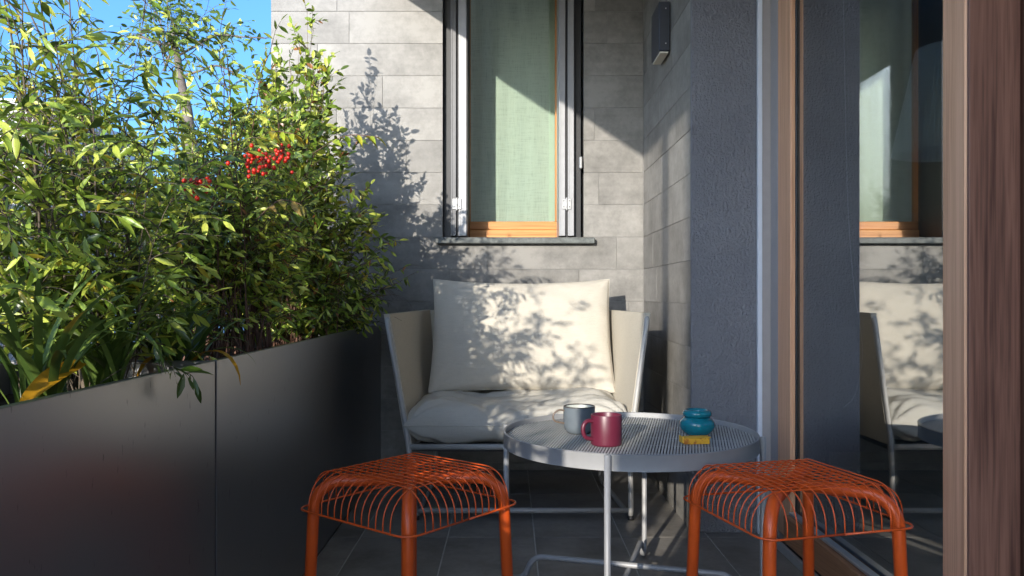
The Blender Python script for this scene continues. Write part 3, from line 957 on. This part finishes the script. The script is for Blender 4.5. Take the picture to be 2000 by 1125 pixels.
def plant(name, label, cat, base, stems, twig_n, twig_len, leaf, palette, seed, n_single=200, group=None, stem_mat='twig', droop=.5,
          kind='lance', leaf_gap=.018, up_bias=.25, spread=1.0, bounds=None, tfrom=.4, stem_r=.005, trunk=None, normal_rand=.9, extra=None, leaf_up=.9):
    """stems: list of polylines (world). Twigs leave the upper part of the stems, leaves sit on the twigs."""
    rg = random.Random(seed)
    root = empty(name, base, label, cat, group)
    smb = MB(); tmb = MB()
    Lp = []; Ld = []; Lu = []; Ll = []; Lw = []; Lc = []
    for pts in stems:
        pts = smooth([Vector(p) for p in pts], 5)
        n = len(pts)
        sr = stem_r * (1.0 if rg.random() < .22 else .42)
        smb.tube(pts, [sr * (1 - .7 * i / (n - 1)) for i in range(n)], 6)
        axis = pts[-1] - pts[0]
        for k in range(twig_n):
            t = tfrom + (1 - tfrom) * (k + rg.random()) / twig_n
            if k == twig_n - 1: t = 1.0
            i = min(int(t * (n - 1)), n - 2)
            f = t * (n - 1) - i
            p = pts[i].lerp(pts[i + 1], f)
            tg = (pts[i + 1] - pts[i]).normalized()
            a = rg.uniform(0, 2 * math.pi)
            rv = Vector((math.cos(a), math.sin(a), rg.uniform(-.4, .6)))
            d = (rv * spread + tg * (.55 if t < .97 else 2.5) + Vector((0, 0, up_bias))).normalized()
            Lt = twig_len * rg.uniform(.55, 1.25)
            q = [p]
            steps = 5
            dd = d.copy()
            for s in range(steps):
                q.append(q[-1] + dd * Lt / steps)
                dd = (dd + Vector((rg.uniform(-.18, .18), rg.uniform(-.18, .18), -droop * .28 + rg.uniform(-.1, .1)))).normalized()
            tmb.tube(q, [.0016, .0014, .0012, .001, .0008, .0006], 3, cap=False)
            nl = max(3, int(Lt / leaf_gap))
            sgn = 1
            tone = rg.random()
            for s in range(nl + 1):
                tt = .12 + .88 * s / nl
                fi = tt * steps; ii = min(int(fi), steps - 1)
                lp = q[ii].lerp(q[ii + 1], fi - ii)
                lt_ = (q[ii + 1] - q[ii]).normalized()
                sd = lt_.cross(Vector((0, 0, 1)))
                if sd.length < .1: sd = Vector((1, 0, 0))
                sd.normalize()
                ld = (lt_ * rg.uniform(.2, .9) + sd * sgn * rg.uniform(.3, .9) + Vector((0, 0, -droop * rg.uniform(.0, 1.2) + .15)) + Vector((rg.gauss(0, .42), rg.gauss(0, .42), rg.gauss(0, .5)))).normalized()
                if s == nl: ld = (lt_ + Vector((0, 0, -droop * .4))).normalized()
                sgn = -sgn
                if bounds and not bounds(lp + ld * leaf[0] * .8): continue
                Lp.append(lp); Ld.append(ld)
                Lu.append(Vector((-.35 + rg.gauss(0, normal_rand), -.7 + rg.gauss(0, normal_rand), leaf_up)))
                l_ = leaf[0] * rg.uniform(.5, 1.25); Ll.append(l_); Lw.append(l_ * leaf[1] * rg.uniform(.85, 1.15))
                x = rg.random()
                pi_ = 0
                acc = 0
                for pi_, (wgt, c0, c1) in enumerate(palette):
                    acc += wgt
                    if x < acc: break
                _, c0, c1 = palette[pi_]
                m_ = (tone + rg.random()) / 2
                Lc.append([a_ + (b_ - a_) * m_ for a_, b_ in zip(c0, c1)])
    if smb.v: smb.build(trunk or 'stems', M[stem_mat], root, True)['kind'] = 'stuff'
    tw = tmb.build('twigs', M['twig'], root, True); tw['kind'] = 'stuff'
    pos = np.array([tuple(v) for v in Lp]); d = np.array([tuple(v) for v in Ld]); up = np.array([tuple(v) for v in Lu])
    L = np.array(Ll); W = np.array(Lw); C = np.array(Lc)
    # leaves that show best: nearest one in each small angular cell, largest first
    cen = pos + d * L[:, None] * .5
    U = 995 + F * cen[:, 0] / np.maximum(cen[:, 1], .1); Vv = 577 - F * (cen[:, 2] - CZ) / np.maximum(cen[:, 1], .1)
    infr = (U > 5) & (U < 1995) & (Vv > 5) & (Vv < 1120) & (cen[:, 1] > .2)
    cell = {}
    for i in np.argsort(cen[:, 1]):
        if infr[i]:
            cell.setdefault((int(U[i] // 17), int(Vv[i] // 17)), i)
    best = sorted(cell.values(), key=lambda i: -L[i] / cen[i, 1])[:n_single]
    sel = np.zeros(len(pos), bool); sel[best] = True
    tpl = leaf_template(kind)
    leaves_mesh('foliage', tpl, pos[~sel], d[~sel], up[~sel], L[~sel], W[~sel], C[~sel], M['leaf'], root)['kind'] = 'stuff'
    # single leaves share a few meshes
    x, y, z = frames(pos, d, up)
    variants = {}
    rl = wloc(root).to_translation()
    for i in best:
        key = i % 7
        if key not in variants:
            me = bpy.data.meshes.new('leaf')
            tv, tf = tpl
            tv2 = tv.copy(); tv2[:, 0] *= W[i] / L[i]; tv2[:, 2] *= .8 * (0.6 + .15 * key)
            me.from_pydata([tuple(v) for v in tv2], [], tf); me.update()
            me.polygons.foreach_set('use_smooth', [True] * len(tf))
            at = me.color_attributes.new('tint', 'FLOAT_COLOR', 'POINT')
            c4 = np.ones((len(tv), 4), np.float32); c4[:, :3] = C[i]
            at.data.foreach_set('color', c4.ravel())
            me.materials.append(M['leaf'])
            variants[key] = me
        o = bpy.data.objects.new('leaf', variants[key]); COL.objects.link(o); o.parent = root
        m = Matrix(((x[i][0], y[i][0], z[i][0]), (x[i][1], y[i][1], z[i][1]), (x[i][2], y[i][2], z[i][2])))
        o.rotation_euler = m.to_euler()
        o.location = Vector(pos[i]) - rl
        o.scale = (L[i],) * 3
    return root

def fan(base, tips, rg, jit=.03, lean=.35):
    """canes from the soil to given tips"""
    st = []
    for tp in tips:
        b = Vector(base) + Vector((rg.uniform(-jit, jit), rg.uniform(-jit, jit), 0))
        tp = Vector(tp)
        m = b.lerp(tp, .5); m.x = b.x + (tp.x - b.x) * lean; m.y = b.y + (tp.y - b.y) * lean
        st.append([b, b.lerp(m, .5) + Vector((rg.uniform(-.01, .01), rg.uniform(-.01, .01), 0)), m, m.lerp(tp, .55) + Vector((rg.uniform(-.015, .015), rg.uniform(-.015, .015), .02)), tp])
    return st

def pts_in(rg, n, c, r, pw=.5):
    out = []
    while len(out) < n:
        v = Vector((rg.uniform(-1, 1), rg.uniform(-1, 1), rg.uniform(-1, 1)))
        if v.length > 1: continue
        v = v.normalized() * (v.length ** pw)
        out.append(Vector((c[0] + v.x * r[0], c[1] + v.y * r[1], c[2] + v.z * r[2])))
    return out

DK = ((.040, .075, .012), (.11, .16, .025))
MID = ((.14, .24, .03), (.32, .43, .055))
LIME = ((.38, .46, .06), (.66, .70, .13))
YEL = ((.42, .34, .03), (.55, .45, .05))
RUST = ((.25, .09, .03), (.35, .16, .05))
keep = lambda p: p.y < 3.965 and p.z > .70 and p.x < -.42 and not (p.x > -.54 and p.y > 3.0 and p.z < .90)

G_SH = 'shrubs growing in the planters'
PAL = [(.30, *DK), (.32, *MID), (.34, *LIME), (.04, *YEL)]
# broad lance-leaved shrub, nearest on the left
rg = random.Random(11)
tips = pts_in(rg, 38, (-1.0, 1.70, 1.08), (.35, .36, .30), .6) + pts_in(rg, 16, (-1.12, 1.85, 1.48), (.34, .36, .26), .6)
plant('evergreen_shrub', 'lance-leaved evergreen shrub at the far left, nearest the viewer', 'shrub', (-.90, 1.66, .65), fan((-.90, 1.66, .65), tips, rg, .14), 11, .16, (.045, .25),
      PAL, 21, 300, G_SH, 'twig', .6, 'lance', .0155, .15, bounds=keep, stem_r=.0045, tfrom=.3)
# heavenly bamboo with red berries
rg = random.Random(12)
tips = pts_in(rg, 70, (-.86, 2.52, 1.13), (.29, .38, .26), .6) + pts_in(rg, 10, (-.84, 2.6, 1.34), (.24, .34, .12), .6) + pts_in(rg, 9, (-.84, 2.25, 1.42), (.22, .36, .14), .6)
plant('nandina_shrub', 'dense shrub with reddish canes and red berry clusters, mid planter', 'shrub', (-.86, 2.38, .65), fan((-.86, 2.38, .65), tips, rg, .13, .25), 11, .14, (.038, .29),
      [(.26, *DK), (.36, *MID), (.30, *LIME), (.06, *YEL), (.02, *RUST)], 22, 300, G_SH, 'stem', .6, 'lance', .0145, .15, bounds=keep, stem_r=.0075, tfrom=.3)
# tall small-leaved shrub whose tip stands before the tiled wall
rg = random.Random(13)
tips = [P(600, 25, 3.5), P(612, 60, 3.5), P(585, 90, 3.45), P(565, 120, 3.5), P(625, 130, 3.45), P(600, 120, 3.4)] + pts_in(rg, 26, (-.90, 3.42, 1.70), (.16, .16, .20), .6) + pts_in(rg, 40, (-.90, 3.34, 1.42), (.30, .28, .20), .6) + pts_in(rg, 20, (-.80, 3.25, 1.18), (.27, .32, .18), .6) + pts_in(rg, 16, (-.84, 2.96, 1.50), (.20, .22, .24), .6)
plant('privet_shrub', 'tall small-leaved shrub rising to a tip against the tiled wall', 'shrub', (-.90, 3.35, .65), fan((-.90, 3.35, .65), tips, rg, .08, .4), 11, .11, (.037, .47),
      [(.28, *DK), (.38, *MID), (.28, *LIME), (.03, *YEL), (.03, *RUST)], 23, 300, G_SH, 'stem', .25, 'oval', .013, .4, bounds=keep, stem_r=.0042, tfrom=.4)
# dark low shrub in the corner by the armchair
rg = random.Random(14)
tips = pts_in(rg, 72, (-.76, 3.36, .95), (.30, .50, .24), .6)
plant('corner_shrub', 'low dark shrub spilling over the planter beside the armchair', 'shrub', (-.85, 3.4, .65), fan((-.85, 3.4, .65), tips, rg, .16, .3), 9, .13, (.046, .28),
      [(.50, *DK), (.34, *MID), (.1, *LIME), (.04, *YEL), (.02, *RUST)], 24, 260, G_SH, 'stem', .8, 'lance', .015, .1, bounds=keep, stem_r=.0045, tfrom=.12)
# slender shrub just outside the frame on the left: it dapples the armchair
rg = random.Random(15)
tips = pts_in(rg, 8, (-.84, .98, 1.34), (.14, .42, .20), .6)
plant('evergreen_shrub', 'slender shrub at the left edge, cut off by the picture', 'shrub', (-.86, .9, .65), fan((-.86, .9, .65), tips, rg, .12), 7, .14, (.056, .28),
      PAL, 25, 60, G_SH, 'twig', .5, 'lance', .022, .2, bounds=lambda p: keep(p) and p.y < 1.5 and p.x < -.6, stem_r=.0032)

rg = random.Random(16)  # low shrub outside the frame, added to keep sun off stool and table
tips = pts_in(rg, 40, (-.84, .50, .88), (.20, .78, .17), .6)
plant('shade_shrub', 'unseen low shrub added in the near planter to shade the stool', 'shrub', (-.86, .5, .65), fan((-.86, .5, .65), tips, rg, .16), 8, .12, (.05, .3),
      PAL, 27, 0, G_SH, 'twig', .5, 'lance', .016, .2, bounds=lambda p: p.x < -.62 and p.y < 1.35 and p.z > .68, stem_r=.003, tfrom=.2)
# berries
def berries(c, n, spread_, label, seed):
    rg = random.Random(seed)
    o = empty('berry_cluster', c, label, 'berries', 'berry clusters on the shrub')
    a = MB().lathe([(.0001, -.0052), (.0036, -.0037), (.0052, 0), (.0036, .0037), (.0001, .0052)], (0, 0, 0), 8)
    me = mesh('berry', a.v, a.f, True); me.materials.append(M['berry'])
    st = MB()
    for k in range(n):
        v = Vector((rg.gauss(0, 1), rg.gauss(0, 1), rg.gauss(0, .8))) * spread_ * .5
        b = bpy.data.objects.new('berry', me); COL.objects.link(b); b.parent = o; b.location = v
        s_ = rg.uniform(.85, 1.25); b.scale = (s_,) * 3
        st.tube([Vector(c) + Vector((0, .01, .02)), Vector(c) + v], .0006, 3, cap=False)
    st.build('stalks', M['stem'], o, True)['kind'] = 'stuff'
berries(P(380, 362, 1.86), 34, .036, 'red berry cluster lowest and furthest left on the shrub', 1)
berries(P(503, 316, 2.02), 40, .040, 'red berry cluster below the yellow leaves, between the other two', 2)
berries(P(550, 302, 2.10), 26, .036, 'red berry cluster furthest right, nearest the tiled wall', 3)
# sprays of yellow leaflets
def spray(root_p, tip_p, n, L, col, name, label, seed, droop=.5):
    rg = random.Random(seed)
    a, b = Vector(root_p), Vector(tip_p)
    m = a.lerp(b, .5) + Vector((0, 0, .03))
    pts = smooth([a, m, b], 6)
    o = empty(name, a, label, 'leaf spray', 'yellow leaf sprays')
    MB().tube(pts, .0013, 5).build('stalk', M['stem'], o, True)
    tv, tf = leaf_template('lance', .3, .5)
    for k in range(n):
        t = .25 + .75 * k / (n - 1); i = min(int(t * (len(pts) - 1)), len(pts) - 2)
        p = pts[i]; tg = (pts[i + 1] - pts[i]).normalized(); sd = tg.cross(Vector((0, 0, 1))).normalized()
        d = (tg * .7 + sd * (1 if k % 2 else -1) * .8 + Vector((0, 0, -droop * rg.uniform(.5, 1.4)))).normalized()
        x, y, z = frames(np.array([tuple(p)]), np.array([tuple(d)]), np.array([(rg.gauss(0, .3), -.6, .8)]))
        l_ = L * rg.uniform(.8, 1.2)
        me = mesh('leaf', [Vector(p) + Vector(x[0]) * v[0] * l_ * .3 + Vector(y[0]) * v[1] * l_ + Vector(z[0]) * v[2] * l_ for v in tv], tf, True)
        at = me.color_attributes.new('tint', 'FLOAT_COLOR', 'POINT')
        cc = [c_ * rg.uniform(.8, 1.2) for c_ in col]
        for q in at.data: q.color = (*cc, 1)
        link('leaf', me, M['leaf'], o)
spray(P(470, 300, 2.12), P(575, 262, 2.05), 11, .05, (.42, .42, .035), 'leaf_spray', 'yellow-green drooping leaf spray above the red berries', 4)
spray(P(610, 300, 2.5), P(740, 268, 2.45), 9, .055, (.40, .44, .035), 'leaf_spray', 'yellow-green leaf spray reaching right over the tiled wall', 5)
spray(P(500, 430, 2.0), P(590, 400, 1.98), 8, .05, (.30, .24, .04), 'leaf_spray', 'ochre leaf spray lower down in the berried shrub', 6)

# ------------------------------------------------------------------ strap-leaved plants at the planter edge
def strap_mesh(L, W, bend, twist, col, rg, tipcol=None):
    n = 12
    V = []; Fc = []; cs = []
    p = Vector((0, 0, 0)); a = R(78)
    for i in range(n + 1):
        t = i / n
        w_ = W * (min(1, .55 + t * 1.6)) * (1 - max(0, (t - .55) / .45) ** 1.8) * .5 + .0004
        s = Vector((math.sin(twist * t), 0, .25 * math.sin(twist * t)))
        px = Vector((math.cos(twist * t), 0, 0))
        for k, off in enumerate((-1, 0, 1)):
            V.append(Vector((off * w_, p.y, p.z + (abs(off) * w_ * .35))))
            c = col if not tipcol or t < .72 else tipcol
            cs.append(c)
        p = p + Vector((0, math.cos(a), math.sin(a))) * L / n
        a -= bend / n * (0.5 + 1.1 * t)
    for i in range(n):
        for k in range(2):
            q = i * 3 + k
            Fc.append((q, q + 1, q + 4, q + 3))
    me = mesh('leaf', V, Fc, True)
    at = me.color_attributes.new('tint', 'FLOAT_COLOR', 'POINT')
    for q, c in zip(at.data, cs): q.color = (*c, 1)
    me.materials.append(M['strap'])
    return me
def strap_plant(c, n, L, W, label, seed, yellow=()):
    rg = random.Random(seed)
    o = empty('strap_leaf_plant', c, label, 'plant', 'strap-leaved plants at the planter edge')
    for k in range(n):
        m_ = rg.random(); col = [a + (b - a) * m_ for a, b in zip((.045, .085, .018), (.17, .25, .05))]
        me = strap_mesh(L * rg.uniform(.6, 1.15), W * rg.uniform(.7, 1.2), R(rg.uniform(60, 150)), 0, col, rg, (.40, .27, .03) if rg.random() < .08 else None)
        b = bpy.data.objects.new('leaf', me); COL.objects.link(b); b.parent = o
        b.location = (rg.uniform(-.03, .03), rg.uniform(-.03, .03), 0)
        b.rotation_euler = (R(rg.uniform(-12, 12)), 0, 2 * math.pi * (k + rg.random() * .7) / n)
    for rz, L_, W_, bend, col in yellow:
        me = strap_mesh(L_, W_, R(bend), 0, col, rg)
        b = bpy.data.objects.new('leaf', me); COL.objects.link(b); b.parent = o
        b['label'] = 'yellowed old strap leaf'
        b.rotation_euler = (R(-25), 0, R(rz))
        b.location = (0, 0, .02)
    return o
YC = (.50, .26, .015)
sp1 = strap_plant((-.80, 1.36, .655), 30, .34, .014, 'strap-leaved clump leftmost, with a broad yellow leaf', 31)
strap_plant((-.78, 1.56, .655), 32, .34, .014, 'strap-leaved clump left of the panel joint', 32)
strap_plant((-.76, 1.85, .655), 30, .32, .013, 'strap-leaved clump just right of the panel joint, yellow tips hanging over', 33, [(-120, .26, .014, 150, YC), (170, .22, .014, 150, YC)])
strap_plant((-.98, 1.66, .655), 24, .38, .018, 'strap-leaved clump at the back of the planter under the evergreen shrub', 34)
strap_plant((-.90, 2.08, .655), 24, .32, .016, 'strap-leaved clump beneath the berried shrub', 35)

def lying_leaf(a, m, b, W, col, parent):
    pts = smooth([Vector(a), Vector(m), Vector(b)], 7)
    V = []; Fc = []
    n = len(pts)
    for i, p in enumerate(pts):
        t = i / (n - 1); tg = (pts[min(i + 1, n - 1)] - pts[max(i - 1, 0)]).normalized()
        sd = tg.cross(Vector((.35, -.55, .75))).normalized(); nn = sd.cross(tg)
        w_ = W * .5 * (max(.02, math.sin(math.pi * min(1, .12 + t * .86)))) ** .7
        for o_ in (-1, 0, 1): V.append(p + sd * o_ * w_ + nn * abs(o_) * w_ * .25)
    for i in range(n - 1):
        for k in range(2):
            q = i * 3 + k; Fc.append((q, q + 1, q + 4, q + 3))
    me = mesh('leaf', V, Fc, True)
    at = me.color_attributes.new('tint', 'FLOAT_COLOR', 'POINT')
    for q in at.data: q.color = (*col, 1)
    o = link('leaf', me, M['strap'], parent)
    o['label'] = 'broad yellowed leaf lying over the rim'
lying_leaf(P(160, 708, 1.40), P(105, 735, 1.33), P(40, 790, 1.26), .034, YC, sp1)

# low overhanging sprig at the rim
rg = random.Random(41)
plant('trailing_sprig', 'small green sprig trailing over the rim of the near planter', 'sprig', (-.70, 1.42, .70),
      [[(-.74, 1.40, .70), (-.68, 1.43, .745), (-.635, 1.47, .74), (-.61, 1.50, .725)]], 4, .05, (.040, .28), [(.6, *DK), (.4, *MID)], 26, 40, None, 'twig', .9, 'lance', .014, 0, tfrom=.5, stem_r=.0015)

# ------------------------------------------------------------------ trees beyond the fence
def tree(name, label, base, trunk_pts, branches, leaf, pal, seed, n_single, twig_n, tl, group=None, gap=.05, droop=.4, r=.03):
    rg = random.Random(seed)
    st = []
    for a, b in branches:
        a = Vector(a); b = Vector(b)
        m = a.lerp(b, .5) + Vector((rg.uniform(-.05, .05), rg.uniform(-.05, .05), .08))
        st.append([a, a.lerp(m, .5), m, m.lerp(b, .5), b])
    root = plant(name, label, 'tree', base, st, twig_n, tl, leaf, pal, seed, n_single, group, 'bark', droop, 'oval', gap, .3, tfrom=.25, stem_r=.010, trunk='branches')
    pts = smooth([Vector(p) for p in trunk_pts], 6)
    n = len(pts)
    MB().tube(pts, [r * (1 - .6 * i / (n - 1)) for i in range(n)], 10).build('trunk', M['bark'], root, True)
    return root
Yt = 5.2
fork = P(322, 130, Yt)
rg = random.Random(51)
brs = []
for (u, v) in ((300, 60), (330, 20), (270, 30), (250, 70), (360, 10), (380, 50), (400, 90), (235, 110), (300, -40), (350, -60), (410, 20), (450, 60), (260, -20), (345, 90), (290, 100)):
    brs.append((P(rg.uniform(318, 330), rg.uniform(80, 140), Yt), P(u, v, Yt + rg.uniform(-.5, .5))))
brs += [(P(345, 110, Yt), P(520, 75, Yt)), (P(352, 150, Yt), P(500, 160, Yt))]
tree('young_tree', 'slender young tree with sparse crown standing beyond the fence', P(372, 990, Yt) * 1.0, [Vector((P(372, 230, Yt).x - .02, Yt, 0)), P(380, 420, Yt), P(368, 240, Yt), P(360, 190, Yt), P(352, 150, Yt), P(345, 105, Yt), P(335, 60, Yt)], brs,
     (.056, .42), [(.5, *DK), (.42, *MID), (.08, *LIME)], 52, 200, 9, .26, None, .045, .5, .045)
# hedge trees behind the near shrubs
def bush(name, label, c, r, n, leaf, pal, seed, ns, tw=8, tl=.2, gap=.03, kind='oval', cat='bush', group='bushes beyond the fence'):
    rg = random.Random(seed)
    b = (c[0], c[1], 0)
    tips = pts_in(rg, n, c, r)
    return plant(name, label, cat, b, fan(b, tips, rg, .1, .3), tw, tl, leaf, pal, seed, ns, group, 'bark', .45, kind, gap, .2, tfrom=.5, stem_r=.012)
bush('garden_bush', 'leafy green bush behind the berried shrub', (-1.72, 4.0, 1.52), (.42, .5, .30), 30, (.065, .4), [(.4, *DK), (.4, *MID), (.2, *LIME)], 61, 200)
bush('garden_bush', 'pale green bush under the young tree', (-2.1, 3.7, 1.38), (.45, .5, .26), 24, (.065, .35), [(.25, *DK), (.4, *MID), (.35, *LIME)], 62, 150)
bush('garden_bush', 'yellowing bush with orange leaves at the far left', (-3.3, 5.2, 1.9), (.35, .4, .25), 12, (.06, .45), [(.2, *MID), (.4, *RUST), (.4, *YEL)], 63, 80, 5)

# far bare trees and white building
def bare_tree(x, y, h, seed, label):
    rg = random.Random(seed)
    o = empty('bare_tree', (x, y, -.03), label, 'tree', 'bare winter trees')
    MB().tube([(x, y, -.03), (x + .05, y, h * .4), (x, y, h)], [.07, .05, .012], 6).build('trunk', M['bark'], o, True)
    m = MB()
    for k in range(46):
        z = h * rg.uniform(.25, .92); a = rg.uniform(0, 6.28); l_ = (h - z) * rg.uniform(.4, .8) + .3
        d = Vector((math.cos(a) * .35, math.sin(a) * .35, 1)).normalized()
        p = Vector((x, y, z)); q = p + d * l_ * .5 + Vector((rg.uniform(-.1, .1), 0, 0)); e = q + (d + Vector((rg.uniform(-.2, .2), 0, .2))).normalized() * l_ * .5
        m.tube([p, q, e], [.018, .012, .005], 4)
        for s in range(4):
            t0 = p.lerp(e, rg.uniform(.3, .95)); m.tube([t0, t0 + Vector((rg.uniform(-.35, .35), rg.uniform(-.3, .3), rg.uniform(.2, .6)))], [.006, .003], 3, cap=False)
    m.build('branches', M['bark'], o, True)['kind'] = 'stuff'
bare_tree(-10.2, 17, 5.4, 71, 'leftmost bare tree in front of the white building')
bare_tree(-9.6, 17.6, 5.9, 72, 'tallest bare tree before the white building')
bare_tree(-9.3, 16.5, 4.8, 73, 'rightmost bare tree before the white building')
bd = empty('white_building', (-20, 32, 0), 'far white flat-roofed building behind the bare trees', 'building')
MB().box(-34, -17.9, 30, 40, -.03, 7.9).build('wall', M['bwhite'], bd)
MB().box(-34.3, -17.6, 29.7, 40.3, 7.901, 8.2).build('roof', M['bwhite'], bd)
for fx in (-32, -29, -26, -23, -20):
    for fz in (1.4, 4.6):
        f_ = MB().box(fx, fx + 1.3, 29.94, 29.999, fz, fz + 1.7).build('window', M['bglass'], bd)
